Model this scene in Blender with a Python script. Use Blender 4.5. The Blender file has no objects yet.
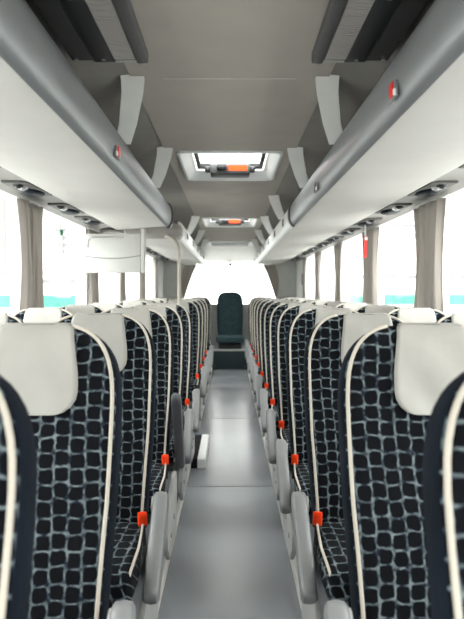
import bpy, bmesh, math, random
from mathutils import Vector, Matrix
random.seed(4)
S = bpy.context.scene
COL = S.collection
PI = math.pi
H = 1.27                      # eye height above the aisle floor

# ------------------------------------------------------------------ camera
cd = bpy.data.cameras.new('camera'); cam = bpy.data.objects.new('camera', cd); COL.objects.link(cam)
cd.sensor_fit = 'VERTICAL'; cd.sensor_height = 36; cd.lens = 36*640/619
cam.location = (0, 0, H)
cam.rotation_euler = (PI/2 - math.atan(17.5/640), 0, -math.atan(2/640))
cd.clip_start = 0.05
cd.dof.use_dof = True; cd.dof.focus_distance = 2.7; cd.dof.aperture_fstop = 4.0
S.camera = cam
# ------------------------------------------------------------------ world, sun, exposure
w = bpy.data.worlds.new('world'); S.world = w; w.use_nodes = True
bg = w.node_tree.nodes['Background']; bg.inputs[0].default_value = (1.0, 0.985, 0.965, 1); 
# overcast sky: brighter overhead than at the horizon
_nt = w.node_tree; _tc = _nt.nodes.new('ShaderNodeTexCoord'); _sx = _nt.nodes.new('ShaderNodeSeparateXYZ')
_nt.links.new(_tc.outputs['Generated'], _sx.inputs[0])
_mr = _nt.nodes.new('ShaderNodeMapRange'); _mr.interpolation_type = 'SMOOTHSTEP'
_mr.inputs['From Min'].default_value = 0.0; _mr.inputs['From Max'].default_value = 1.0
_mr.inputs['To Min'].default_value = 4.2; _mr.inputs['To Max'].default_value = 15.0
_nt.links.new(_sx.outputs['Z'], _mr.inputs['Value']); _nt.links.new(_mr.outputs['Result'], bg.inputs[1])
S.view_settings.view_transform = 'Standard'; S.view_settings.look = 'None'
S.view_settings.gamma = 1; S.view_settings.use_curve_mapping = False
S.view_settings.exposure = 0.42
S.cycles.max_bounces = 12; S.cycles.diffuse_bounces = 6; S.cycles.transparent_max_bounces = 24
S.cycles.use_denoising = True
S.cycles.sample_clamp_indirect = 8.0

# ------------------------------------------------------------------ materials
def mat(name, col, rough=0.6, metal=0.0, var=0.0, scale=8.0, bump=0.0, bscale=60.0, spec=0.5, coat=0.0, rvar=0.0):
    m = bpy.data.materials.new(name); m.use_nodes = True
    nt = m.node_tree; b = nt.nodes['Principled BSDF']
    b.inputs['Base Color'].default_value = (*col, 1); b.inputs['Roughness'].default_value = rough
    b.inputs['Metallic'].default_value = metal; b.inputs['Specular IOR Level'].default_value = spec
    b.inputs['Coat Weight'].default_value = coat
    tc = nt.nodes.new('ShaderNodeTexCoord')
    if var > 0:
        n = nt.nodes.new('ShaderNodeTexNoise'); n.inputs['Scale'].default_value = scale; n.inputs['Detail'].default_value = 5
        nt.links.new(tc.outputs['Object'], n.inputs['Vector'])
        r = nt.nodes.new('ShaderNodeValToRGB')
        r.color_ramp.elements[0].position = .3; r.color_ramp.elements[1].position = .7
        r.color_ramp.elements[0].color = (*[c*(1-var) for c in col], 1)
        r.color_ramp.elements[1].color = (*[min(1, c*(1+var)) for c in col], 1)
        nt.links.new(n.outputs['Fac'], r.inputs['Fac']); nt.links.new(r.outputs['Color'], b.inputs['Base Color'])
        if rvar > 0:
            mr = nt.nodes.new('ShaderNodeMapRange'); mr.inputs['To Min'].default_value = rough-rvar; mr.inputs['To Max'].default_value = rough+rvar
            nt.links.new(n.outputs['Fac'], mr.inputs['Value']); nt.links.new(mr.outputs['Result'], b.inputs['Roughness'])
    if bump > 0:
        n2 = nt.nodes.new('ShaderNodeTexNoise'); n2.inputs['Scale'].default_value = bscale; n2.inputs['Detail'].default_value = 3
        nt.links.new(tc.outputs['Object'], n2.inputs['Vector'])
        bp = nt.nodes.new('ShaderNodeBump'); bp.inputs['Strength'].default_value = bump; bp.inputs['Distance'].default_value = .01
        nt.links.new(n2.outputs['Fac'], bp.inputs['Height']); nt.links.new(bp.outputs['Normal'], b.inputs['Normal'])
    return m

def fabric_mat(name, light, cell, ground, s=0.039, lw=0.12):
    m = bpy.data.materials.new(name); m.use_nodes = True
    nt = m.node_tree; L = nt.links.new; N = nt.nodes.new
    b = nt.nodes['Principled BSDF']; b.inputs['Roughness'].default_value = .95; b.inputs['Specular IOR Level'].default_value = .15
    uv = N('ShaderNodeUVMap'); uv.uv_map = 'UVMap'
    no = N('ShaderNodeTexNoise'); no.inputs['Scale'].default_value = 26; no.inputs['Detail'].default_value = 2
    L(uv.outputs[0], no.inputs['Vector'])
    sub = N('ShaderNodeVectorMath'); sub.operation = 'SUBTRACT'; sub.inputs[1].default_value = (.5, .5, .5); L(no.outputs['Color'], sub.inputs[0])
    sc = N('ShaderNodeVectorMath'); sc.operation = 'SCALE'; sc.inputs['Scale'].default_value = .016; L(sub.outputs[0], sc.inputs[0])
    ad = N('ShaderNodeVectorMath'); ad.operation = 'ADD'; L(uv.outputs[0], ad.inputs[0]); L(sc.outputs[0], ad.inputs[1])
    di = N('ShaderNodeVectorMath'); di.operation = 'SCALE'; di.inputs['Scale'].default_value = 1/s; L(ad.outputs[0], di.inputs[0])
    sp = N('ShaderNodeSeparateXYZ'); L(di.outputs[0], sp.inputs[0])
    def M(op, a, c=None):
        n = N('ShaderNodeMath'); n.operation = op
        for i, v in enumerate((a, c)):
            if v is None: continue
            if isinstance(v, (int, float)): n.inputs[i].default_value = v
            else: L(v, n.inputs[i])
        return n.outputs[0]
    # every second column sits half a step lower, like the woven cloth
    fx = M('ABSOLUTE', M('SUBTRACT', M('FRACT', sp.outputs[0]), .5)); 
    par = M('MULTIPLY', M('MODULO', M('FLOOR', M('ADD', sp.outputs[0], 200)), 2), .18)
    fy = M('ABSOLUTE', M('SUBTRACT', M('FRACT', M('ADD', sp.outputs[1], par)), .5))
    fx2 = M('MULTIPLY', fx, 2); fy2 = M('MULTIPLY', fy, 2)
    mx = M('MAXIMUM', fx2, fy2)
    se = M('POWER', M('ADD', M('POWER', fx2, 3.2), M('POWER', fy2, 3.2)), 1/3.2)
    mr = N('ShaderNodeMapRange'); mr.interpolation_type = 'SMOOTHSTEP'
    mr.inputs['From Min'].default_value = 1-lw*1.7; mr.inputs['From Max'].default_value = 1-lw*.6; L(M('ADD', M('MULTIPLY', mx, .45), M('MULTIPLY', se, .55)), mr.inputs['Value'])
    n2 = N('ShaderNodeTexNoise'); n2.inputs['Scale'].default_value = 55; n2.inputs['Detail'].default_value = 4; L(uv.outputs[0], n2.inputs['Vector'])
    r2 = N('ShaderNodeMapRange'); r2.inputs['From Min'].default_value = .36; r2.inputs['From Max'].default_value = .62; L(n2.outputs['Fac'], r2.inputs['Value'])
    fac = M('MULTIPLY', mr.outputs[0], r2.outputs[0])
    c1 = N('ShaderNodeMapRange'); c1.interpolation_type = 'SMOOTHSTEP'
    c1.inputs['From Min'].default_value = .76; c1.inputs['From Max'].default_value = .88; L(se, c1.inputs['Value'])
    mixa = N('ShaderNodeMix'); mixa.data_type = 'RGBA'; mixa.inputs['A'].default_value = (*cell, 1); mixa.inputs['B'].default_value = (*ground, 1)
    L(c1.outputs[0], mixa.inputs['Factor'])
    mixb = N('ShaderNodeMix'); mixb.data_type = 'RGBA'; mixb.inputs['B'].default_value = (*light, 1)
    L(mixa.outputs['Result'], mixb.inputs['A']); L(fac, mixb.inputs['Factor'])
    L(mixb.outputs['Result'], b.inputs['Base Color'])
    bp = N('ShaderNodeBump'); bp.inputs['Strength'].default_value = .3; bp.inputs['Distance'].default_value = .003
    L(fac, bp.inputs['Height']); L(bp.outputs[0], b.inputs['Normal'])
    return m

M_FAB = fabric_mat('seat_fabric', (.175, .21, .22), (.0025, .003, .0045), (.009, .014, .024), lw=.088)
M_FABREAR = fabric_mat('rear_seat_fabric', (.11, .17, .18), (.012, .026, .032), (.022, .045, .052), s=.03)
M_NAVY = mat('navy_cloth', (.005, .008, .0135), 1.0, bump=.3, bscale=300, var=.2, spec=.15)
M_COVER = mat('beige_leatherette', (.345, .335, .31), .5, var=.05, scale=9, bump=.25, bscale=14)
M_PIPE = mat('cream_piping', (.52, .475, .41), .7, bump=.2, bscale=300)
M_ARM = mat('grey_armrest_plastic', (.20, .205, .21), .42, var=.06)
M_ARMD = mat('charcoal_armrest_foam', (.10, .105, .115), .5, var=.08)
M_SIDE = mat('pale_grey_plastic', (.42, .42, .41), .45, var=.05)
M_ORANGE = mat('orange_plastic', (1.0, .055, .004), .6, spec=.2)
M_BLACK = mat('black_plastic', (.010, .011, .012), .35)
M_DARK = mat('dark_grey_plastic', (.035, .036, .038), .45, var=.1)
M_STEEL = mat('brushed_steel', (.55, .56, .57), .3, metal=1)
M_SILVER = mat('silver_rack_profile', (.27, .285, .295), .42, metal=.55, var=.04, scale=3)
M_WHITEPL = mat('white_plastic', (.80, .81, .80), .4, var=.02)
M_RACK = mat('pale_rack_lining', (.57, .555, .53), .75, var=.03, scale=4, bump=.1, bscale=200)
M_CEIL = mat('taupe_ceiling_fabric', (.45, .415, .37), .9, var=.04, scale=5, bump=.12, bscale=350)
M_LINING = mat('dark_grey_lining', (.27, .255, .235), .9, var=.05, bump=.1, bscale=300)
M_BRACE = mat('light_brace', (.86, .85, .82), .5, var=.03)
M_STRIP = mat('grey_service_strip', (.25, .24, .225), .55, var=.05)
M_WALL = mat('grey_side_trim', (.55, .56, .54), .7, var=.04, bump=.1, bscale=200)
M_PILLAR = mat('light_pillar', (.88, .88, .87), .6)
M_FLOOR = mat('blue_grey_vinyl', (.215, .23, .25), .24, var=.035, scale=2.0, bump=.04, bscale=250, spec=1.0)
M_EDGE = mat('cream_floor_edge', (.70, .69, .65), .45)
M_PLAT = mat('platform_vinyl', (.12, .13, .14), .6, var=.1)
M_RUBBER = mat('dark_rubber_mat', (.012, .013, .016), .9, var=.15, bump=.4, bscale=120, spec=.1)
M_RED = mat('red_plastic', (.75, .02, .012), .35)
M_BRONZE = mat('bronze_plastic', (.16, .10, .07), .4)
M_GREEN = mat('green_paint', (.022, .16, .115), .5)
M_GREENS = mat('green_sticker', (.02, .16, .08), .5)
M_TEAL = mat('dark_teal_vinyl', (.012, .028, .034), .5, var=.1)
M_ASPH = mat('pale_concrete_yard', (.24, .24, .235), .9, var=.12, scale=1)
M_BWHITE = mat('white_building_paint', (.5, .5, .49), .7, var=.03)
M_BGREY = mat('grey_window_band', (.16, .17, .175), .5, var=.1)
M_BPALE = mat('pale_grey_cladding', (.12, .12, .118), .7, var=.1)
M_TYRE = mat('tyre_rubber', (.02, .02, .02), .8)
M_GRILLE = mat('light_grille', (.16, .15, .14), .6)

def curtain_mat():
    m = bpy.data.materials.new('beige_curtain_cloth'); m.use_nodes = True; nt = m.node_tree; N = nt.nodes.new; L = nt.links.new
    nt.nodes.remove(nt.nodes['Principled BSDF']); out = nt.nodes['Material Output']
    d = N('ShaderNodeBsdfDiffuse'); d.inputs[0].default_value = (.50, .465, .43, 1)
    t = N('ShaderNodeBsdfTranslucent'); t.inputs[0].default_value = (.36, .33, .30, 1)
    tc = N('ShaderNodeTexCoord'); n = N('ShaderNodeTexNoise'); n.inputs['Scale'].default_value = 500; L(tc.outputs['Object'], n.inputs['Vector'])
    bp = N('ShaderNodeBump'); bp.inputs['Strength'].default_value = .15; bp.inputs['Distance'].default_value = .002
    L(n.outputs['Fac'], bp.inputs['Height']); L(bp.outputs[0], d.inputs['Normal'])
    mx = N('ShaderNodeMixShader'); mx.inputs[0].default_value = .33
    L(d.outputs[0], mx.inputs[1]); L(t.outputs[0], mx.inputs[2]); L(mx.outputs[0], out.inputs[0])
    return m
M_CURT = curtain_mat()
def glass_mat(name, tint, g=.06):
    m = bpy.data.materials.new(name); m.use_nodes = True; nt = m.node_tree; N = nt.nodes.new; L = nt.links.new
    nt.nodes.remove(nt.nodes['Principled BSDF']); out = nt.nodes['Material Output']
    t = N('ShaderNodeBsdfTransparent'); t.inputs[0].default_value = (*tint, 1)
    gl = N('ShaderNodeBsdfGlossy'); gl.inputs['Roughness'].default_value = .02
    mx = N('ShaderNodeMixShader'); mx.inputs[0].default_value = g
    L(t.outputs[0], mx.inputs[1]); L(gl.outputs[0], mx.inputs[2]); L(mx.outputs[0], out.inputs[0])
    return m
M_GLASS = glass_mat('window_glass', (.95, .97, .96))

# ------------------------------------------------------------------ helpers
def obj(name, bm, m, parent=None, smooth=False, sharp=None):
    me = bpy.data.meshes.new(name)
    bmesh.ops.recalc_face_normals(bm, faces=bm.faces)
    bm.to_mesh(me); bm.free()
    for x in (m if isinstance(m, (list, tuple)) else [m]): me.materials.append(x)
    if smooth:
        for p in me.polygons: p.use_smooth = True
        if sharp: me.set_sharp_from_angle(angle=math.radians(sharp))
    o = bpy.data.objects.new(name, me); COL.objects.link(o)
    if parent: o.parent = parent
    return o
def tag(o, label=None, cat=None, group=None, kind=None):
    if label: o['label'] = label
    if cat: o['category'] = cat
    if group: o['group'] = group
    if kind: o['kind'] = kind
    return o
def empty(name, loc, label, cat, group=None, rz=0):
    o = bpy.data.objects.new(name, None); COL.objects.link(o); o.location = loc; o.rotation_euler = (0, 0, rz)
    o.empty_display_size = .1
    return tag(o, label, cat, group)
def struct(name, bm, m, parent=None, smooth=False, sharp=None):
    o = obj(name, bm, m, parent, smooth, sharp)
    if not parent: o['kind'] = 'structure'
    return o
def add_box(bm, x0, x1, y0, y1, z0, z1, bev=0, seg=2, mi=0):
    r = bmesh.ops.create_cube(bm, size=1)
    for v in r['verts']:
        v.co = Vector((x0 if v.co.x < 0 else x1, y0 if v.co.y < 0 else y1, z0 if v.co.z < 0 else z1))
    fs = list({f for v in r['verts'] for f in v.link_faces})
    if bev:
        es = list({e for v in r['verts'] for e in v.link_edges})
        rr = bmesh.ops.bevel(bm, geom=es, offset=bev, segments=seg, affect='EDGES', profile=.5)
        fs = rr['faces']
    for f in fs: f.material_index = mi
    return fs
def box(*a, **k):
    bm = bmesh.new(); add_box(bm, *a, **k); return bm
def add_prism(bm, pts, axis, a0, a1):
    """closed outline pts (u,v) extruded along axis; a0/a1 may be functions of the point"""
    def P(u, v, t):
        return {'x': (t, u, v), 'y': (u, t, v), 'z': (u, v, t)}[axis]
    f0 = a0 if callable(a0) else (lambda u, v: a0)
    f1 = a1 if callable(a1) else (lambda u, v: a1)
    A = [bm.verts.new(P(u, v, f0(u, v))) for u, v in pts]
    B = [bm.verts.new(P(u, v, f1(u, v))) for u, v in pts]
    n = len(pts)
    for i in range(n): bm.faces.new((A[i], A[(i+1) % n], B[(i+1) % n], B[i]))
    bm.faces.new(A[::-1]); bm.faces.new(B)
def prism(*a):
    bm = bmesh.new(); add_prism(bm, *a); return bm
def add_tube(bm, path, r, n=8, closed=False):
    path = [Vector(p) for p in path]; rings = []; prev = None
    for i, p in enumerate(path):
        a = path[max(i-1, 0)]; b = path[min(i+1, len(path)-1)]
        t = (b-a).normalized()
        if prev is None:
            u = t.orthogonal().normalized()
        else:
            u = prev - t*prev.dot(t); u.normalize()
        prev = u; v = t.cross(u)
        rr = r(i/(len(path)-1)) if callable(r) else r
        rings.append([bm.verts.new(p + (u*math.cos(2*PI*k/n) + v*math.sin(2*PI*k/n))*rr) for k in range(n)])
    for i in range(len(rings)-1):
        for k in range(n):
            bm.faces.new((rings[i][k], rings[i][(k+1) % n], rings[i+1][(k+1) % n], rings[i+1][k]))
    bm.faces.new(rings[0][::-1]); bm.faces.new(rings[-1])
def tube(*a, **k):
    bm = bmesh.new(); add_tube(bm, *a, **k); return bm
def add_cyl(bm, c, axis, r, h, n=20, r2=None):
    """cylinder from c along unit axis for h"""
    c = Vector(c); a = Vector(axis).normalized()
    m = a.to_track_quat('Z', 'Y').to_matrix().to_4x4(); m.translation = c + a*h/2
    bmesh.ops.create_cone(bm, cap_ends=True, segments=n, radius1=r, radius2=r if r2 is None else r2, depth=h, matrix=m)
def kids(o): return [c for c in bpy.data.objects if c.parent == o]
def tree_of(o):
    return (o, [tree_of(c) for c in kids(o)])
def copy_tree(t, parent=None):
    o, ch = t
    c = o.copy(); COL.objects.link(c)
    if parent: c.parent = parent
    return c, [copy_tree(x, c)[0] for x in ch]

# ================================================================== SETTING
Y0, Y1 = -2.3, 11.75
XW = 1.225
ZC = H + .80
# aisle floor
bm = bmesh.new()
add_box(bm, -XW-.1, XW+.1, Y0, Y1+.1, -.08, 0)
fl = struct('floor', bm, M_FLOOR)
# welded seams of the vinyl
bm = bmesh.new()
for y in (1.05, 2.45, 4.15, 6.4, 8.4): add_box(bm, -.30, .30, y, y+.008, 0, .0015)
struct('trim_1', bm, mat('vinyl_seam', (.15, .165, .18), .4))
# seat platforms with cream edge
PZ = .05
door_a, door_b = 5.0, 5.95
bm = bmesh.new(); add_box(bm, .305, XW, Y0, Y1, 0, PZ); struct('trim_2', bm, M_PLAT)
bm = bmesh.new()
add_box(bm, -XW, -.305, Y0, door_a, 0, PZ); add_box(bm, -XW, -.305, door_b, Y1, 0, PZ)
struct('trim_3', bm, M_PLAT)
bm = bmesh.new(); add_box(bm, .283, .305, Y0, 10.3, 0, PZ+.004, bev=.004); struct('trim_4', bm, M_EDGE)
bm = bmesh.new(); add_box(bm, -.305, -.283, Y0, door_a-.03, 0, PZ+.004, bev=.004); add_box(bm, -.305, -.283, door_b, 10.3, 0, PZ+.004, bev=.004)
struct('trim_5', bm, M_EDGE)

# ceiling with two hatch holes
HX = .285
hatches = [(3.66, 4.55), (6.90, 7.80)]
xs = [-.37, -HX, HX, .37]
ys = [Y0] + [v for h in hatches for v in h] + [Y1+.1]
bm = bmesh.new()
for i in range(3):
    for j in range(len(ys)-1):
        if i == 1 and j in (1, 3): continue
        add_box(bm, xs[i], xs[i+1], ys[j], ys[j+1], ZC, ZC+.10)
# sloped outer ceiling over the racks
bmesh.ops.remove_doubles(bm, verts=bm.verts, dist=1e-5)
ce = struct('ceiling', bm, M_CEIL)
for s in (-1, 1):
    pts = [(s*.37, ZC+.004), (s*.37, ZC+.10), (s*(XW+.1), ZC+.06), (s*(XW+.1), ZC-.14), (s*(XW), ZC-.14), (s*.9, ZC-.03)]
    struct('trim_%d' % (6 if s < 0 else 7), prism(pts, 'y', Y0, Y1+.1), M_LINING)
# thin joint lines across the ceiling panels
bm = bmesh.new()
for y in (2.42, 5.20, 8.6): add_box(bm, -.25, .25, y, y+.007, ZC-.0015, ZC+.001)
struct('trim_8', bm, mat('ceiling_joint', (.6, .57, .52), .8))

# side walls: lower wall, upper wall, pillars
SILL, WTOP = H-.32, H+.545
PYS = [-1.4, .3, 2.1, 3.88, 5.50, 7.08, 8.75, 10.30]
def side(s):
    nm = 'left' if s < 0 else 'right'
    a, b = (XW, XW+.09)
    x0, x1 = (a, b) if s > 0 else (-b, -a)
    bm = bmesh.new()
    add_box(bm, x0, x1, Y0, Y1+.1, 0, SILL)
    add_box(bm, x0, x1, Y0, Y1+.1, WTOP, ZC-.12)
    for y in PYS: add_box(bm, x0, x1, y-.045, y+.045, SILL, WTOP)
    add_box(bm, x0, x1, 11.0, Y1+.1, SILL, WTOP)
    struct('wall_'+nm, bm, M_PILLAR)
    # inner trim panel at the rear corner
    bm = bmesh.new(); xx = sorted((s*(XW-.012), s*XW)); add_box(bm, xx[0], xx[1], 10.5, Y1, SILL, WTOP)
    struct('trim_%d' % (9 if s < 0 else 10), bm, M_WALL)
wn = 0
side(-1); side(1)
for s in (-1, 1):
    yy = [Y0] + PYS + [11.0]
    for i in range(len(yy)-1):
        wn += 1
        bm = bmesh.new(); xx = sorted((s*(XW+.045), s*(XW+.05)))
        add_box(bm, xx[0], xx[1], yy[i]+(.045 if i else 0), yy[i+1]-(.045 if i < len(yy)-2 else 0), SILL, WTOP)
        struct('window_%d' % wn, bm, M_GLASS)
# rear wall with panoramic window
RX, RZ0, RZ1 = .86, H-.22, H+.56
bm = bmesh.new()
add_box(bm, -XW-.09, XW+.09, Y1, Y1+.1, 0, RZ0)
add_box(bm, -XW-.09, XW+.09, Y1, Y1+.1, RZ1, ZC)
add_box(bm, -XW-.09, -RX, Y1, Y1+.1, RZ0, RZ1); add_box(bm, RX, XW+.09, Y1, Y1+.1, RZ0, RZ1)
add_box(bm, -RX, -.62, Y1, Y1+.1, RZ1-.09, RZ1); add_box(bm, .62, RX, Y1, Y1+.1, RZ1-.09, RZ1)
struct('wall_rear', bm, M_WALL)
wn += 1
bm = bmesh.new(); add_box(bm, -RX, RX, Y1+.05, Y1+.055, RZ0, RZ1); struct('window_%d' % wn, bm, M_GLASS)
# pale header over the rear window
struct('trim_11', prism([(Y1, H+.56), (Y1, ZC), (11.1, ZC)], 'x', -.95, .95), M_BRACE)
# front wall with windscreen (behind the camera)
bm = bmesh.new()
add_box(bm, -XW-.09, XW+.09, Y0-.1, Y0, -.08, .55)
add_box(bm, -XW-.09, XW+.09, Y0-.1, Y0, 1.98, ZC+.1)
add_box(bm, -XW-.09, -XW+.02, Y0-.1, Y0, .55, 1.98); add_box(bm, XW-.02, XW+.09, Y0-.1, Y0, .55, 1.98)
struct('wall_front', bm, M_DARK)
wn += 1
bm = bmesh.new(); add_box(bm, -XW+.02, XW-.02, Y0-.05, Y0-.045, .55, 1.98); struct('window_%d' % wn, bm, M_GLASS)

# ================================================================== ROOF HATCHES
def hatch(y0, y1, label):
    root = empty('roof_hatch', (0, (y0+y1)/2, ZC), label, 'roof hatch')
    hl = (y1-y0)/2
    bm = bmesh.new()
    def ring(hx, hy, z, r=.05, n=5):
        out = []
        for cx, cy, a0 in ((hx-r, hy-r, 0), (-hx+r, hy-r, PI/2), (-hx+r, -hy+r, PI), (hx-r, -hy+r, 1.5*PI)):
            for k in range(n):
                a = a0 + PI/2*k/(n-1); out.append(bm.verts.new((cx+r*math.cos(a), cy+r*math.sin(a), z)))
        return out
    rs = [ring(HX+.02, hl+.02, -.001), ring(HX+.02, hl+.02, -.010), ring(HX+.005, hl+.005, -.014), ring(HX-.012, hl-.012, -.004),
          ring(HX-.05, hl-.05, .048), ring(HX-.05, hl-.05, .115), ring(HX+.03, hl+.03, .115), ring(HX+.03, hl+.03, .101)]
    for a, b in zip(rs, rs[1:]):
        for i in range(len(a)): bm.faces.new((a[i], a[(i+1) % len(a)], b[(i+1) % len(b)], b[i]))
    obj('hatch_frame', bm, M_WHITEPL, root, True, 35)
    bm = bmesh.new(); add_box(bm, -HX+.02, HX-.02, -hl+.03, hl-.03, .117, .121)
    obj('hatch_pane', bm, M_GLASS, root)
    gx, gy = HX-.075, hl-.12
    bm = bmesh.new()
    add_box(bm, -gx-.014, -gx+.012, -gy, gy, .05, .08, bev=.004); add_box(bm, gx-.012, gx+.014, -gy, gy, .05, .08, bev=.004)
    add_box(bm, -gx-.014, gx+.014, gy-.03, gy+.025, .05, .08, bev=.004)
    obj('gasket', bm, M_BLACK, root)
    bm = bmesh.new(); add_box(bm, -.135, .135, hl-.24, hl-.07, -.006, .06, bev=.012)
    h = obj('release_handle', bm, M_DARK, root, True, 40)
    bm = bmesh.new(); add_box(bm, -.01, .115, hl-.2435, hl-.240, .012, .048)
    obj('warning_label', bm, M_ORANGE, h)['label'] = 'orange warning label'
    # lever lugs
    for a_, b_, c_, d_ in ((-.09, -.02, .29, .24), (-.17, -.134, .20, .14), (.134, .17, .20, .14)):
        obj('lever', box(a_, b_, hl-c_, hl-d_, .015, .05, bev=.008), M_BLACK, root, True, 40)
hatch(3.66, 4.55, 'near roof hatch with white frame, bright pane and orange label on its handle')
hatch(6.90, 7.80, 'far roof hatch, the smaller looking one beyond the first, set in ceiling')
# rear air return grille
root = empty('air_return_grille', (0, 10.45, ZC), 'dark slatted air grille in the ceiling near the rear window', 'air vent')
obj('grille_frame', box(-.42, .42, -.42, .45, -.018, -.001, bev=.006), M_BRACE, root)
bm = bmesh.new()
for k in range(14): add_box(bm, -.30, .30, -.28+k*.042, -.255+k*.042, -.026, -.018)
obj('slat', bm, M_DARK, root)['kind'] = 'stuff'

# ================================================================== CEILING AIR CONSOLES (near)
def console(s, label):
    root = empty('ceiling_console', (s*.395, 1.45, ZC), label, 'ceiling console')
    # built for the right side (s=+1), mirrored by x sign
    def B(u0, u1, y0, y1, z0, z1, **k):
        a, b = sorted((s*u0, s*u1)); return box(a, b, y0, y1, z0, z1, **k)
    Y_a, Y_b = -1.6, .68
    o = obj('console_body', B(-.12, .125, Y_a, Y_b, -.035, -.001, bev=.008), M_DARK, root)
    # grey rim near the centre line, rounded end
    bm = bmesh.new()
    add_box(bm, *sorted((s*-.125, s*-.087)), Y_a, Y_b+.015, -.044, -.004, bev=.006, seg=2)
    obj('rim', bm, mat('grey_rim', (.085, .082, .085), .6), root, True, 40)
    bm = bmesh.new(); bmesh.ops.create_uvsphere(bm, u_segments=14, v_segments=8, radius=.017, matrix=Matrix.Translation((s*-.103, Y_b+.018, -.03)))
    obj('rim_end', bm, M_SIDE, root, True)['label'] = 'pale rounded end tip'
    bm = bmesh.new()
    add_box(bm, *sorted((s*-.087, s*-.017)), Y_a, Y_b-.01, -.040, -.034)
    g = obj('grille', bm, M_GRILLE, root)
    bm = bmesh.new()
    n = 130
    for k in range(n):
        y = Y_a + .4 + k*(Y_b-.42-Y_a)/n
        add_box(bm, *sorted((s*-.085, s*-.019)), y, y+.0075, -.044, -.040)
    obj('louver', bm, mat('louver_grey', (.42, .40, .38), .5), g)['kind'] = 'stuff'
    obj('black_band', B(-.017, .052, Y_a, Y_b+.005, -.043, -.030, bev=.004), M_BLACK, root)
    obj('glass_band', B(.052, .124, Y_a, Y_b-.005, -.040, -.030, bev=.003), mat('smoked_panel', (.045, .047, .048), .25), root)
    for u, y in ((.018, .22), (.018, .66), (.105, .655)):
        bm = bmesh.new(); add_cyl(bm, (s*u, y, -.043), (0, 0, -1), .007, .003, 14)
        obj('screw', bm, M_STEEL, root)
    obj('end_lip', B(-.086, -.018, Y_b-.01, Y_b+.012, -.042, -.028, bev=.004), M_SIDE, root)
console(-1, 'dark louvred ceiling console above the left luggage rack side')
console(1, 'dark louvred ceiling console above the right luggage rack side')

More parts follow.
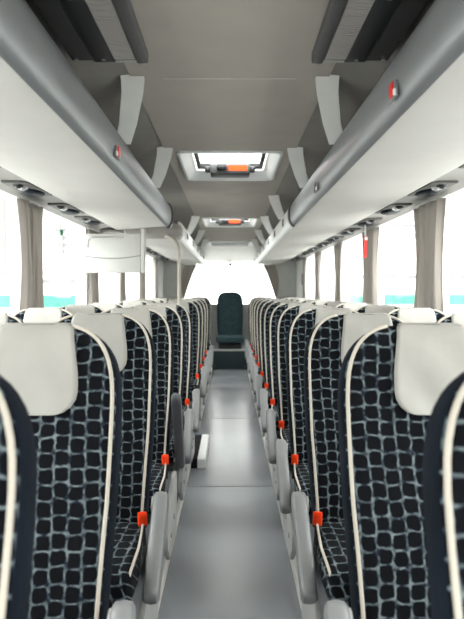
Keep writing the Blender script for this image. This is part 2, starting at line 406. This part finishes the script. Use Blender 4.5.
# ================================================================== LUGGAGE RACKS
def rack(s, y0, ycut, y1, name, label, stops, rings, braces, pods, slant=False, start_y=None):
    """fascia is silver from y0 to ycut, white from ycut to y1"""
    root = empty('luggage_rack', (s*.8, (y0+y1)/2, H+.5), label, 'luggage rack')
    ox, oy, oz = s*.8, (y0+y1)/2, H+.5
    end = (lambda u, v: y1-oy + (.62*max(0, abs(u+ox)-.50)/.5 if slant else 0))
    st = lambda u, v: y0-oy
    def P(pts): return [(s*x-ox, z-.5) for x, z in pts]
    body = P([(.470, .500), (.60, .506), (.80, .515), (.955, .529), (.975, .534), (.975, .575), (.80, .545), (.49, .53)])
    obj('shelf', prism(body, 'y', st, end), M_RACK, root, True, 40)
    strip = P([(.975, .5345), (.985, .548), (1.05, .562), (1.15, .562), (1.222, .545), (1.222, .585), (.975, .585)])
    obj('service_strip', prism(strip, 'y', st, end), M_STRIP, root, True, 40)
    fas = [(.478, .490), (.462, .497), (.447, .52), (.440, .55), (.439, .585), (.444, .62), (.456, .648), (.474, .662), (.492, .664), (.492, .640), (.47, .60), (.468, .55), (.486, .515)]
    if ycut > y0:
        obj('fascia', prism(P(fas), 'y', y0-oy, ycut-oy), M_SILVER, root, True, 50)['label'] = 'silver rounded front profile'
    if y1 > ycut:
        f2 = obj('fascia', prism(P(fas), 'y', ycut+.03-oy if ycut > y0 else y0-oy, y1-oy), M_WHITEPL, root, True, 50)
        f2['label'] = 'white front profile with small holes'
        k = 0; y = max(ycut, y0)+.6
        while y < y1-.3:
            bm = bmesh.new()
            add_box(bm, *sorted((s*.4345-ox, s*.4425-ox)), y-oy-.06, y-oy+.06, .045, .100, bev=.002)
            obj('lamp_recess', bm, M_BLACK, root); y += 1.0
    if rings:
        for yr in rings:
            big = [(.478+(x-.478)*1.2-.004, .58+(z-.58)*1.12) for x, z in fas]
            bm = prism(P(big), 'y', yr-oy-.012, yr-oy+.035); obj('end_ring', bm, M_BLACK, root, True, 50)
            bm = prism(P([(x-.001, z) for x, z in big]), 'y', yr-oy-.03, yr-oy-.013); obj('end_ring', bm, M_DARK, root, True, 50)
    for (yb, zz, mcap) in stops:
        bm = bmesh.new(); add_box(bm, *sorted((s*.430-ox, s*.443-ox)), yb-oy-.05, yb-oy+.03, zz-.5-.022, zz-.5+.022, bev=.004)
        h = obj('stop_button', bm, M_SILVER, root, True, 40)
        bm = bmesh.new(); add_box(bm, *sorted((s*.4255-ox, s*.432-ox)), yb-oy-.045, yb-oy-.008, zz-.5-.019, zz-.5+.019, bev=.003)
        obj('button_cap', bm, mcap, h, True, 40)['label'] = 'red button cap' if mcap is M_RED else 'bronze button cap'
        bm = bmesh.new(); add_box(bm, *sorted((s*.4275-ox, s*.434-ox)), yb-oy-.056, yb-oy-.044, zz-.5-.019, zz-.5-.002, bev=.002)
        obj('button_light', bm, M_WHITEPL, h)
    # braces: tapered plates from the ceiling down to the fascia
    for yb in braces:
        bm = bmesh.new()
        sect = [(.362, .803, .088, -.03), (.364, .79, .088, .0), (.378, .765, .084, .08), (.425, .70, .075, .27), (.472, .650, .07, .42)]
        rows = []
        for x, z, wd, dy in sect:
            rows.append([bm.verts.new((s*(x+q*wd/2)-ox, yb-oy+dy, z+ez-.5)) for q, ez in ((-1, 0), (1, 0), (1, .014), (-1, .014))])
        for a, b in zip(rows, rows[1:]):
            for i in range(4): bm.faces.new((a[i], a[(i+1) % 4], b[(i+1) % 4], b[i]))
        bm.faces.new(rows[0]); bm.faces.new(rows[-1][::-1])
        obj('brace', bm, M_BRACE, root)
    # passenger service units in the outer strip
    for yp in pods:
        bm = bmesh.new()
        add_box(bm, *sorted((s*1.012-ox, s*1.155-ox)), yp-oy-.20, yp-oy+.24, .048, .066, bev=.008)
        u = obj('service_panel', bm, mat_panel, root, True, 40)
        bm = bmesh.new()
        m = Matrix.Translation((s*1.085-ox, yp-oy+.09, .046)) @ Matrix.Diagonal((.062, .125, .022, 1))
        bmesh.ops.create_uvsphere(bm, u_segments=20, v_segments=10, radius=1, matrix=m)
        obj('reading_lamp', bm, M_LENS, u, True)
        for q in (-.07, -.145):
            bm = bmesh.new(); add_cyl(bm, (s*1.085-ox, yp-oy+q, .052), (0, 0, -1), .030, .016, 18, .024)
            add_cyl(bm, (s*1.085-ox, yp-oy+q, .036), (0, 0, -1), .012, .006, 12)
            obj('air_nozzle', bm, M_STEEL if q > -.1 else M_BLACK, u, True, 40)
    return root
mat_panel = mat('service_panel_grey', (.09, .088, .084), .6, var=.05)
M_LENS = mat('dark_blue_lens', (.006, .010, .018), .5, spec=.2)
PODS = [1.8, 2.62, 3.44, 4.26]
rack(-1, Y0, 5.0, 4.88, 'a', 'left luggage rack nearer the camera, silver edged with slanted far end',
     [(2.51, .540, M_RED)], [4.86], [2.42, 3.60], [.2, 1.0]+PODS+[4.95], slant=True)
rack(-1, 6.05, 6.0, Y1, 'b', 'left luggage rack beyond the middle door, with white holed front edge',
     [], [], [6.8, 8.3, 9.8], [6.6, 7.4, 8.2, 9.0, 9.8, 10.6])
rack(1, Y0, 4.72, Y1, 'c', 'long luggage rack running above all the right hand seats',
     [(1.74, .535, M_RED), (3.27, .53, M_BRONZE)], [4.74], [2.42, 3.60, 5.35, 6.8, 8.3, 9.8], [.2, 1.0]+PODS+[5.05, 5.85, 6.65, 7.45, 8.25, 9.05, 9.85, 10.65])
# rounded cap of the far left rack, at the door gap
bm = bmesh.new()
n = 16; rings = []
for i in range(9):
    a = PI/2*i/8
    yy = 6.05 - .14*math.sin(a); k = math.cos(a)**.5 if i < 8 else 0.05
    rings.append([bm.verts.new((-.72 + .27*(k*.12+.88)*math.copysign(abs(math.cos(t))**.35, math.cos(t)), yy, H+.575+.075*max(k, .05)*math.copysign(abs(math.sin(t))**.6, math.sin(t)))) for t in [2*PI*j/n for j in range(n)]])
for a, b in zip(rings, rings[1:]):
    for j in range(n): bm.faces.new((a[j], a[(j+1) % n], b[(j+1) % n], b[j]))
bm.faces.new(rings[-1]); bm.faces.new(rings[0])
tag(obj('rack_end_cap', bm, mat('warm_grey_cap', (.36, .34, .32), .5), None, True), 'warm grey rounded cap on the near end of the far left rack', 'rack cap')

# folded white panel by the door
root = empty('door_partition_panel', (-.955, 5.20, H+.155), 'white panel with curved seam hanging below left rack by middle door', 'panel')
M_PANEL = mat('panel_grey_white', (.50, .50, .48), .6)
obj('panel_body', box(-.225, .235, -.03, .03, .0, .315, bev=.010), M_PANEL, root, True, 40)
obj('side_flange', box(.237, .265, -.035, .08, .0, .36, bev=.005), M_PANEL, root)
bm = bmesh.new(); add_tube(bm, [(x, -.031, .14 - .025*math.cos(x*PI/.5)) for x in [-.222+.455*i/16 for i in range(17)]], .0035, 6)
obj('seam', bm, M_ARM, root, True)
bm = bmesh.new(); add_tube(bm, [(-.19, -.034, .20), (-.192, -.036, .25), (-.185, -.036, .275), (-.16, -.036, .285), (.10, -.034, .287)], .004, 6)
obj('handle', bm, M_STEEL, root, True)
# grab pole
bm = bmesh.new()
add_tube(bm, [(-.60, 5.98, H+.515), (-.56, 5.80, H+.505), (-.50, 5.66, H+.47), (-.455, 5.60, H+.41), (-.445, 5.60, H+.36), (-.445, 5.60, H+.2), (-.445, 5.60, 0)], .014, 12)
root = empty('grab_pole', (-.445, 5.60, 0), 'cream vertical grab pole with bent top by the middle door', 'grab pole')
o = obj('pole', bm, M_PIPE, root, True); o.location = (.445, -5.60, 0)
bm = bmesh.new(); add_cyl(bm, (0, 0, 0), (0, 0, 1), .035, .012, 20); obj('base_flange', bm, M_STEEL, root)

# step cover / door stair edge
root = empty('stair_edge_box', (-.2, 4.97, 0), 'dark mat with white nosing at the middle door stairwell', 'step')
bm = bmesh.new(); add_prism(bm, [(-.036, 0), (-.036, .066), (-.16, .066), (-.16, .056), (-.081, .056), (-.081, 0)], 'y', -.39, .40)
obj('mat', bm, M_RUBBER, root)
obj('nosing', box(-.036, .026, -.40, .41, .0, .069, bev=.006), M_WHITEPL, root)['label'] = 'white nosing strip'

# ================================================================== SEATS
def uvproj(o, f):
    me = o.data; uv = me.uv_layers.new(name='UVMap')
    for p in me.polygons:
        for li in p.loop_indices:
            co = me.vertices[me.loops[li].vertex_index].co; uv.data[li].uv = f(co, p.normal)
BL = .80                                    # backrest length
TH = math.asin(.20/BL)                      # recline
BACKZ0 = .352                                # base of backrest above platform
def half(z):
    t = BL - z; b = .25
    base = .207 + .018*min(1, z/.35)
    if t >= b: return base
    y = (b - t)/b
    return .225*max(0, 1-y**3.2)**(1/3.2)
def thick(z):
    t = BL - z; k = .062 - .012*(z/BL)
    if t < .10: k *= max(.12, (1-((.10-t)/.10)**2.6))**.5
    return k
def centre(z):
    # gentle S curve: lumbar forward, head cushion forward
    return -.012*math.sin(z/BL*PI*2.0) - .012*(z/BL)**3
ROWS = [0, .02, .05, .1, .16, .22, .28, .34, .40, .46, .52, .56, .60, .64, .67, .70, .72, .74, .755, .77, .78, .788, .794, .798, .7995]
def sgp(v, p): return math.copysign(abs(v)**p, v)
def sec(z, a, grow=0.0, p=.34):
    h = half(z)+grow; th = thick(z)+grow
    x = h*sgp(math.cos(a), p); y = -th*sgp(math.sin(a), p)
    # bolstered front: slightly hollow in the middle
    if y < 0: y += .016*(1-(x/max(h, .01))**2)*min(1, h/.2)
    return x, y + centre(z), z
RB = Matrix.Rotation(-TH, 4, 'X')
def tilt(p): 
    v = RB @ Vector(p); return Vector((v.x, v.y+.055, v.z+BACKZ0))
def loft(bm, rings, cap=True):
    vs = [[bm.verts.new(p) for p in r] for r in rings]
    n = len(vs[0])
    for a, b in zip(vs, vs[1:]):
        for k in range(n): bm.faces.new((a[k], a[(k+1) % n], b[(k+1) % n], b[k]))
    if cap: bm.faces.new(vs[0][::-1]); bm.faces.new(vs[-1])
NA = 44
ANG = [2*PI*k/NA for k in range(NA)]
def make_backrest(root, m_fab=M_FAB):
    bm = bmesh.new()
    loft(bm, [[tilt(sec(z, a)) for a in ANG] for z in ROWS])
    for f in bm.faces:
        c = f.calc_center_median(); f.material_index = 0
    o = obj('backrest', bm, [m_fab, M_NAVY], root, True, 70)
    inv = RB.inverted()
    uvproj(o, lambda co, n: (lambda v: (v.x + .5*v.y + .03, v.z))(inv @ Vector((co.x, co.y-.055, co.z-BACKZ0))))
    # flank and back in plain navy
    for p in o.data.polygons:
        v = inv @ Vector((p.center.x, p.center.y-.055, p.center.z-BACKZ0))
        if v.y - centre(v.z) > -thick(v.z)*.72 and (abs(v.x) > half(v.z)*.9 or v.y > 0): p.material_index = 1
    return o
def make_piping(root):
    a = math.radians(38)
    zs = [z for z in ROWS if z <= .7995]
    right = [tilt(sec(z, a, .002)) for z in zs]
    left = [tilt(sec(z, PI-a, .002)) for z in zs]
    for pts in (right, left):
        pts = [p for p in pts if abs(p.x) > .093]
        bm = bmesh.new(); add_tube(bm, pts, .0052, 7)
        obj('piping', bm, M_PIPE, root, True)
def make_cover(root):
    # leatherette head cover: wraps over the top, hangs on front with rounded bottom corners
    bm = bmesh.new()
    zt = [.795, .79, .78, .765, .75, .73, .70, .67, .64, .618, .598, .578, .565, .559, .558]
    hw = .118
    rows = []
    g = .0035
    nx = 16
    def width(z):
        w_ = min(hw - .02*max(0, (z-.66)/.14), half(z)*.97)
        if z < .618:
            t = min(1, (.618-z)/.06); w_ = hw - .062*(1-math.sqrt(max(0, 1-t*t)))
        return w_
    def front(x, z):
        h = half(z)+g; th = thick(z)+g
        r = min(.999, abs(x)/max(h, .01))
        c = r**(1/.34); sn = math.sqrt(max(0, 1-c*c))
        y = -th*sn**.34 + .016*(1-r*r)*min(1, h/.2)
        return y + centre(z)
    back = []
    for z in (.66, .70, .74, .765, .78, .79):
        wz = min(hw-.02*max(0, (z-.66)/.14), half(z)*.97); back.append([tilt((wz*(2*i/nx-1), thick(z)*(max(0, 1-(wz*abs(2*i/nx-1)/(half(z)+g))**(2/.34)))**.17+g+centre(z), z)) for i in range(nx+1)])
    top = [[tilt((min(hw-.02, half(.799)*.97+.03)*(2*i/nx-1), yy, .8+g)) for i in range(nx+1)] for yy in (.012, -.02)]
    frt = []
    for z in zt:
        wz = width(z)
        row = []
        for i in range(nx+1):
            x = wz*(2*i/nx-1)
            row.append(tilt((x, front(x, z) - .003*math.sin(x*40+z*30)*(.8-z)/.2, z)))
        frt.append(row)
    allr = back + top + frt
    vs = [[bm.verts.new(p) for p in r] for r in allr]
    for a, b in zip(vs, vs[1:]):
        for k in range(nx): bm.faces.new((a[k], a[k+1], b[k+1], b[k]))
    o = obj('headrest_cover', bm, M_COVER, root, True)
    md = o.modifiers.new('thick', 'SOLIDIFY'); md.thickness = .0025; md.offset = 1
    return o
def make_cushion(root, m=M_FAB):
    bm = bmesh.new()
    rings = []
    CZ = .335; prof = [(.06, .62), (.04, .80), (.0, .93), (-.1, 1.0), (-.2, 1.0), (-.3, 1.0), (-.38, 1.0), (-.43, .93), (-.455, .75), (-.463, .5)]
    for y, k in prof:
        hw = .205 + .022*min(1, max(0, -y/.3))
        hw *= 1 if k > .9 else .9+.1*k
        row = []
        for a in ANG:
            x = hw*sgp(math.cos(a), .4); z = .068*k*sgp(math.sin(a), .4)
            if z > 0: z -= .012*(1-(x/hw)**2)
            row.append(Vector((x, y, CZ+z + .012*(-y/.4)*(1 if k > .9 else .7))))
        rings.append(row)
    loft(bm, rings)
    o = obj('seat_cushion', bm, m, root, True, 70)
    uvproj(o, lambda co, n: (co.x + .3*co.z, co.y*.65+co.z))
    for s in (-1, 1):
        bm = bmesh.new()
        pts = [Vector((s*.200, .03, CZ+.055)), Vector((s*.207, -.05, CZ+.066)), Vector((s*.216, -.15, CZ+.068)), Vector((s*.224, -.27, CZ+.070)), Vector((s*.224, -.37, CZ+.069)),
               Vector((s*.220, -.425, CZ+.055)), Vector((s*.216, -.452, CZ+.02)), Vector((s*.214, -.460, CZ-.03))]
        add_tube(bm, pts, .0045, 7)
        obj('cushion_piping', bm, M_PIPE, root, True)
def arm_mesh(L=.34):
    # slab lying along -y from the pivot, rounded ends, slightly tapered
    bm = bmesh.new()
    n = 12; out = []
    r0, r1 = .043, .030
    for k in range(n+1):
        a = -PI/2 + PI*k/n; out.append((r0*math.cos(a), r0*math.sin(a)))     # pivot end (+y)
    for k in range(n+1):
        a = PI/2 + PI*k/n; out.append((-L + r1*math.cos(a), .006 + r1*math.sin(a)))
    w_ = .025
    def ring(x, sc):
        cx = sum(p[0] for p in out)/len(out); cz = 0
        return [Vector((x, cx+(u-cx)*sc[0], v*sc[1])) for u, v in out]
    loft(bm, [ring(-w_, (.94, .80)), ring(-w_+.006, (.985, .95)), ring(0, (1, 1)), ring(w_-.006, (.985, .95)), ring(w_, (.94, .80))])
    return bm
def make_base(root):
    bm = bmesh.new()
    add_box(bm, -.20, .20, -.40, .03, .235, .268, bev=.006)
    obj('seat_pan', bm, M_DARK, root)
    for y in (-.33, -.04):
        bm = bmesh.new(); add_box(bm, -.03, .03, y-.02, y+.02, 0, .236, bev=.004); add_box(bm, -.05, .05, y-.04, y+.04, 0, .008)
        obj('leg', bm, M_DARK, root)

GROUP = 'patterned coach seats in rows'
def proto(kind, s):
    """kind aisle/window; s = side of the bus (+1 right, -1 left); aisle is toward -s"""
    root = empty('coach_seat', (0, 0, 0), 'x', 'seat', GROUP)
    make_backrest(root); make_piping(root); make_cover(root); make_cushion(root); make_base(root)
    # hard shell behind the backrest
    bm = bmesh.new()
    zs = [.06, .10, .16, .25, .34, .42, .50, .55, .58]
    rr = []
    for z in zs:
        k = .86 if .08 < z < .57 else .80
        rr.append([tilt((half(z)*k*q, thick(z)*.98 + e + centre(z), z)) for q, e in ((-1, 0), (-.96, .012), (0, .018), (.96, .012), (1, 0), (.5, -.01), (-.5, -.01))])
    loft(bm, rr); obj('back_shell', bm, M_DARK, root, True, 50)
    if kind == 'aisle':
        a = -s
        # side shield under the armrest
        pts = [(.03, .03), (.06, .12), (.06, .30), (.03, .345), (-.04, .35), (-.20, .29), (-.36, .22), (-.40, .18), (-.40, .12), (-.30, .04)]
        x0, x1 = sorted((a*.232, a*.252))
        bm = prism([(y, z) for y, z in pts], 'x', x0, x1)
        bmesh.ops.bevel(bm, geom=list(bm.edges), offset=.004, segments=2, affect='EDGES')
        o = obj('side_shield', bm, M_SIDE, root, True, 40)
        bm = bmesh.new()
        for (y, z) in ((-.12, .17), (-.27, .14)): add_cyl(bm, (a*.252, y, z), (a, 0, 0), .012, .004, 14)
        obj('screw_cap', bm, M_ARM, o, True, 40)
        # armrest
        o = obj('armrest', arm_mesh(), M_ARM, root, True, 45)
        o.location = (a*.272, -.055, .475); o.rotation_euler = (math.radians(34), 0, 0)
        o['label'] = 'grey armrest'
        bm = bmesh.new(); add_cyl(bm, (a*.240, -.055, .470), (a, 0, 0), .03, .03, 20); obj('armrest_pivot', bm, M_SIDE, root, True, 40)
        # orange belt buckle on a short stalk at the hip
        bm = bmesh.new(); add_box(bm, -.016, .016, -.010, .010, -.024, .024, bev=.005); add_box(bm, -.012, .012, -.0125, -.009, .002, .017, bev=.001)
        o = obj('belt_buckle', bm, M_ORANGE, root, True, 40); o.location = (a*.205, -.045, .400+.018); o.rotation_euler = (math.radians(-12), 0, a*.3)
        o['label'] = 'orange belt buckle'
        bm = bmesh.new(); add_box(bm, -.009, .009, -.004, .004, -.09, -.022); o2 = obj('buckle_stalk', bm, M_BLACK, o)
    if kind == 'aisle' and s > 0:
        for c in kids(root):
            if c.name.startswith('headrest_cover'): c.location.x = .022; c.scale.x = .92
    if kind == 'window': root.scale = (.93, 1, 1)
    return root
protos = {}
for k_ in ('aisle', 'window'):
    for s_ in (-1, 1): protos[(k_, s_)] = proto(k_, s_)
trees = {k_: tree_of(v) for k_, v in protos.items()}
used = set()
ORD = ['nearest', 'second', 'third', 'fourth', 'fifth', 'sixth', 'seventh', 'eighth', 'ninth', 'tenth', 'eleventh', 'twelfth', 'thirteenth']
def place(kind, s, d, label):
    key = (kind, s)
    if key not in used:
        used.add(key); r = protos[key]; ch = kids(r)
    else:
        r, ch = copy_tree(trees[key])
    r.location = (s*(.515 if kind == 'aisle' else .960), d, PZ)
    r['label'] = label; r['category'] = 'seat'
    r['group'] = '%s seats on the %s' % (kind, 'right' if s > 0 else 'left')
    return r, ch
def armof(ch): return [c for c in ch if c.name.startswith('armrest') and not c.name.startswith('armrest_p')][0]
P_ = .80
for n_ in range(12):
    d = (n_+.86)*P_ + (.035 if n_ == 0 else 0)
    place('aisle', 1, d, 'patterned aisle seat right of the aisle, %s row from the camera' % ORD[n_])
    if n_ > 0: place('window', 1, d, 'patterned window seat at the right wall, %s row from the camera' % ORD[n_])
for n_ in range(6):
    d = (n_+.86)*P_ + (.035 if n_ == 0 else 0)
    r, ch = place('aisle', -1, d, 'patterned aisle seat left of the aisle, %s row from the camera%s' % (ORD[n_], ', armrest raised' if n_ == 3 else ''))
    if n_ == 3:
        a = armof(ch); a.rotation_euler = (math.radians(-55), 0, 0); a.location = (.262, .14, .37); a.scale = (.9, 1.22, .85)
        pv = [c for c in ch if c.name.startswith('armrest_pivot')][0]; pv.location = (0, .195, -.10)
        a.data = a.data.copy(); a.data.materials[0] = M_ARMD; a['label'] = 'dark grey armrest folded up'
    if n_ > 0: place('window', -1, d, 'patterned window seat at the left wall, %s row from the camera' % ORD[n_])
for k_ in range(4):
    d = (7.65+k_)*P_
    place('aisle', -1, d+.0, 'patterned aisle seat left of the aisle, %s row past the middle door' % ('first' if k_ == 0 else ORD[k_]))
    place('window', -1, d+.0, 'patterned window seat at the left wall, %s row past the middle door' % ('first' if k_ == 0 else ORD[k_]))

# rear bench: raised plinth, centre seat and neighbours
root = empty('rear_plinth', (0, 10.9, 0), 'dark teal box step filling the aisle end below the rear centre seat', 'step')
obj('plinth_body', box(-.29, .29, -.42, .60, .0, .30, bev=.01), M_TEAL, root)
obj('plinth_edge', box(-.29, .29, -.425, -.36, .30, .325, bev=.006), M_SIDE, root)['label'] = 'pale edge strip'
for s in (-1, 1):
    bm = bmesh.new(); add_cyl(bm, (s*.25-.015, -.455, .034), (1, 0, 0), .034, .03, 16); obj('floor_bracket', bm, M_DARK, root)
root = empty('coach_seat', (0, 11.0, .04), 'dark teal rear centre seat facing down the aisle, no head cover', 'seat')
make_backrest(root, M_FABREAR); make_cushion(root, M_FABREAR)
obj('seat_pan', box(-.19, .19, -.36, .10, .182, .27, bev=.006), M_DARK, root)
for c in kids(root):
    c.location.z += .10
    if c.name.startswith('cushion_piping'): bpy.data.objects.remove(c)
for s in (-1, 1):
    sd = 'left' if s < 0 else 'right'
    for kind in ('aisle', 'window'):
        r_, _c = place('window', s, 10.72, 'rear bench seat %s of the centre seat, %s' % (sd, 'against the window wall' if kind == 'window' else 'next to it'))
        if kind == 'aisle': r_.location.x = s*.525

# ================================================================== CURTAINS
def curtain(s, yc, wd, label, tied=False, seed=0):
    rnd = random.Random(seed)
    bm = bmesh.new(); nu, nv = 60, 16
    ztop, zbot = WTOP-.012, SILL+.01
    ph = rnd.random()*6
    rows = []
    for j in range(nv+1):
        t = j/nv; z = ztop + (zbot-ztop)*t
        sp = 1 - .22*math.sin(PI*min(1, t*1.15)) * (1 if not tied else 1.5)
        row = []
        for i in range(nu+1):
            u = i/nu
            amp = .018 + .004*math.sin(u*9+ph)
            y = (u-.5)*wd*sp + .012*math.sin(u*23+ph+t*2)
            x = amp*math.sin(u*2*PI*5 + ph + .5*math.sin(t*4+u*3)) + .002*math.sin(u*60+t*5)
            row.append(bm.verts.new((x, y, z-WTOP)))
        rows.append(row)
    for a, b in zip(rows, rows[1:]):
        for i in range(nu): bm.faces.new((a[i], a[i+1], b[i+1], b[i]))
    root = empty('curtain', (s*1.197, yc, WTOP), label, 'curtain', 'beige curtains at the side windows')
    c = obj('cloth', bm, M_CURT, root, True)
    md = c.modifiers.new('t', 'SOLIDIFY'); md.thickness = .002
    bm = bmesh.new(); add_tube(bm, [(.0, -wd*.6, -.008), (.0, wd*.6, -.008)], .006, 8); obj('curtain_rail', bm, M_STEEL, root, True)
    return root
names = ['nearest', 'second', 'third', 'fourth', 'farthest']
for s in (-1, 1):
    sd = 'left' if s < 0 else 'right'
    for i, (y, wd) in enumerate(((3.88, .56), (5.50, .56), (7.08, .5), (8.75, .5), (10.3, .45))):
        if s < 0 and i == 0: wd = .44
        if s < 0 and i == 1: y = 5.62; wd = .36
        curtain(s, y, wd, '%s gathered beige curtain at the %s windows' % (names[i], sd), seed=i*2+(s > 0))
# rear corner curtains, drawn back diagonally
for s in (-1, 1):
    bm = bmesh.new(); rows = []
    for j in range(13):
        t = j/12
        z = RZ1 - .075 - t*.60
        x_in = .60 + .23*t**.8; x_out = .84 + .05*math.sin(t*3)
        rows.append([bm.verts.new((s*(x_in+(x_out-x_in)*i/30), Y1-.05+.018*math.sin(i/30*2*PI*5+t), z)) for i in range(31)])
    for a, b in zip(rows, rows[1:]):
        for i in range(30): bm.faces.new((a[i], a[i+1], b[i+1], b[i]))
    o = obj('curtain', bm, M_CURT, None, True); md = o.modifiers.new('t', 'SOLIDIFY'); md.thickness = .002
    tag(o, 'grey curtain drawn back at the %s corner of the rear window' % ('left' if s < 0 else 'right'), 'curtain')

# emergency hammer, exit sticker, small wall fitting
root = empty('emergency_hammer', (1.07, 5.08, H+.32), 'red emergency hammer hanging beside the second right curtain', 'hammer')
obj('holder', box(-.012, .012, -.03, .03, .06, .12, bev=.006), M_RED, root)
obj('hammer_handle', prism([(-.035, .08), (.035, .08), (.008, -.05), (-.008, -.05)], 'x', -.012, .010), M_RED, root)
bm = bmesh.new(); add_cyl(bm, (0, -.04, .10), (0, 1, 0), .012, .08, 12); obj('hammer_head', bm, M_STEEL, root)
obj('hanger', box(-.004, .004, -.008, .008, .12, .23), M_STEEL, root)
root = empty('exit_tag', (-1.19, 4.54, H+.40), 'small dark green tag hanging on a cord at left window', 'tag')
obj('tag_plate', box(-.003, .003, -.03, .03, .0, .04, bev=.001), M_GREENS, root)
obj('cord', tube([(0, 0, .04), (0, 0, .145)], .002, 6), M_STEEL, root)
bm = box(XW-.03, XW-.012, 10.62, 10.70, H+.12, H+.30, bev=.004)
tag(obj('wall_fitting', bm, mat('brown_plastic', (.12, .07, .05), .5)), 'small brown fitting on the rear right wall trim', 'fitting')
bm = bmesh.new(); bmesh.ops.create_uvsphere(bm, u_segments=12, v_segments=8, radius=.03, matrix=Matrix.Translation((0, Y1-.02, H+.50)))
add_box(bm, -.012, .012, Y1-.03, Y1+.05, H+.50, H+.56)
tag(obj('rear_camera', bm, M_DARK, None, True, 40), 'tiny dark camera at the top of the rear window', 'camera')

# ================================================================== OUTSIDE
GZ = -1.15
bm = bmesh.new(); add_box(bm, -60, 60, -40, 80, GZ-.1, GZ); tag(struct('ground', bm, M_ASPH), None)
def building(x0, x1, y0, y1, h, label, wins, band=None):
    root = empty('building', ((x0+x1)/2, y0, GZ), label, 'building')
    cx = (x0+x1)/2
    obj('wall', box(x0-cx, x1-cx, 0, y1-y0, 0, h), M_BWHITE, root)
    for (a, b, z0, z1) in wins:
        f = obj('window', box(a-cx, b-cx, -.05, .02, z0-GZ, z1-GZ), M_BGREY, root)
        bm = bmesh.new(); nn = max(2, int((b-a)/.6))
        for i in range(nn+1):
            q = a + (b-a)*i/nn; add_box(bm, q-cx-.04, q-cx+.04, -.09, -.04, z0-GZ, z1-GZ)
        for i in range(4):
            q = z0 + (z1-z0)*i/3; add_box(bm, a-cx, b-cx, -.09, -.05, q-GZ-.04, q-GZ+.04)
        obj('glazing_bar', bm, M_BWHITE, f)
    obj('parapet', box(x0-cx, x1-cx, -.06, .01, h-1.0, h-.6), M_BPALE, root)
    for q in range(5):
        a = x0-cx+(x1-x0)*(q+.5)/5; obj('downpipe', box(a-.08, a+.08, -.1, .0, .3, h-1), M_BPALE, root)
    if band: obj('fascia_band', box(band[0]-cx, band[1]-cx, -.12, -.01, band[2]-GZ, band[3]-GZ), M_GREEN, root)['label'] = 'green band'
building(4.2, 14, 24, 32, 9, 'white building with gridded windows outside the right windows', [(5.6, 7.2, H+1.9, H+2.9), (7.6, 9.0, H+1.4, H+2.6)])
building(-16, -5.2, 24, 32, 8, 'white building outside the left windows', [(-6.6, -5.4, H+1.6, H+2.4)])
def truck(x0, x1, y, h, label, win):
    cx = (x0+x1)/2
    root = empty('parked_truck', (cx, y, GZ), label, 'truck')
    W = (x1-x0)/2
    obj('body', box(-W, W, 0, 2.4, .55, h, bev=.06), M_BWHITE, root)
    obj('stripe', box(-W-.01, W+.01, -.012, 1.5, 2.42-.30, 2.42-.06), M_GREEN, root)['label'] = 'green stripe'
    for q in (-.6, -.2, .2, .6): obj('panel_seam', box(W*q-.02, W*q+.02, -.008, .01, .6, 2.1), M_BPALE, root)
    obj('roof_edge', box(-W, W, -.01, .01, h-.16, h-.08), M_BPALE, root)
    obj('skirt', box(-W+.05, W-.05, .02, 2.3, .35, .56), M_DARK, root)
    for a, b, z0, z1 in win: obj('window', box(a-cx, b-cx, -.014, .01, z0-GZ, z1-GZ), M_BGREY, root)
    for q in (-.7, .7):
        bm = bmesh.new(); add_cyl(bm, (W*q, .02, .42), (0, 1, 0), .42, .25, 24); obj('wheel', bm, M_TYRE, root, True, 40)
truck(3.05, 6.2, 15.0, 2.9, 'white truck with a green stripe outside the right windows', [(3.7, 4.3, H-.42, H-.28), (4.4, 4.9, H-.42, H-.3)])
truck(-5.6, -2.9, 12.5, 2.75, 'white truck with a green stripe outside the left windows', [(-3.4, -3.1, H-.1, H+.05)])
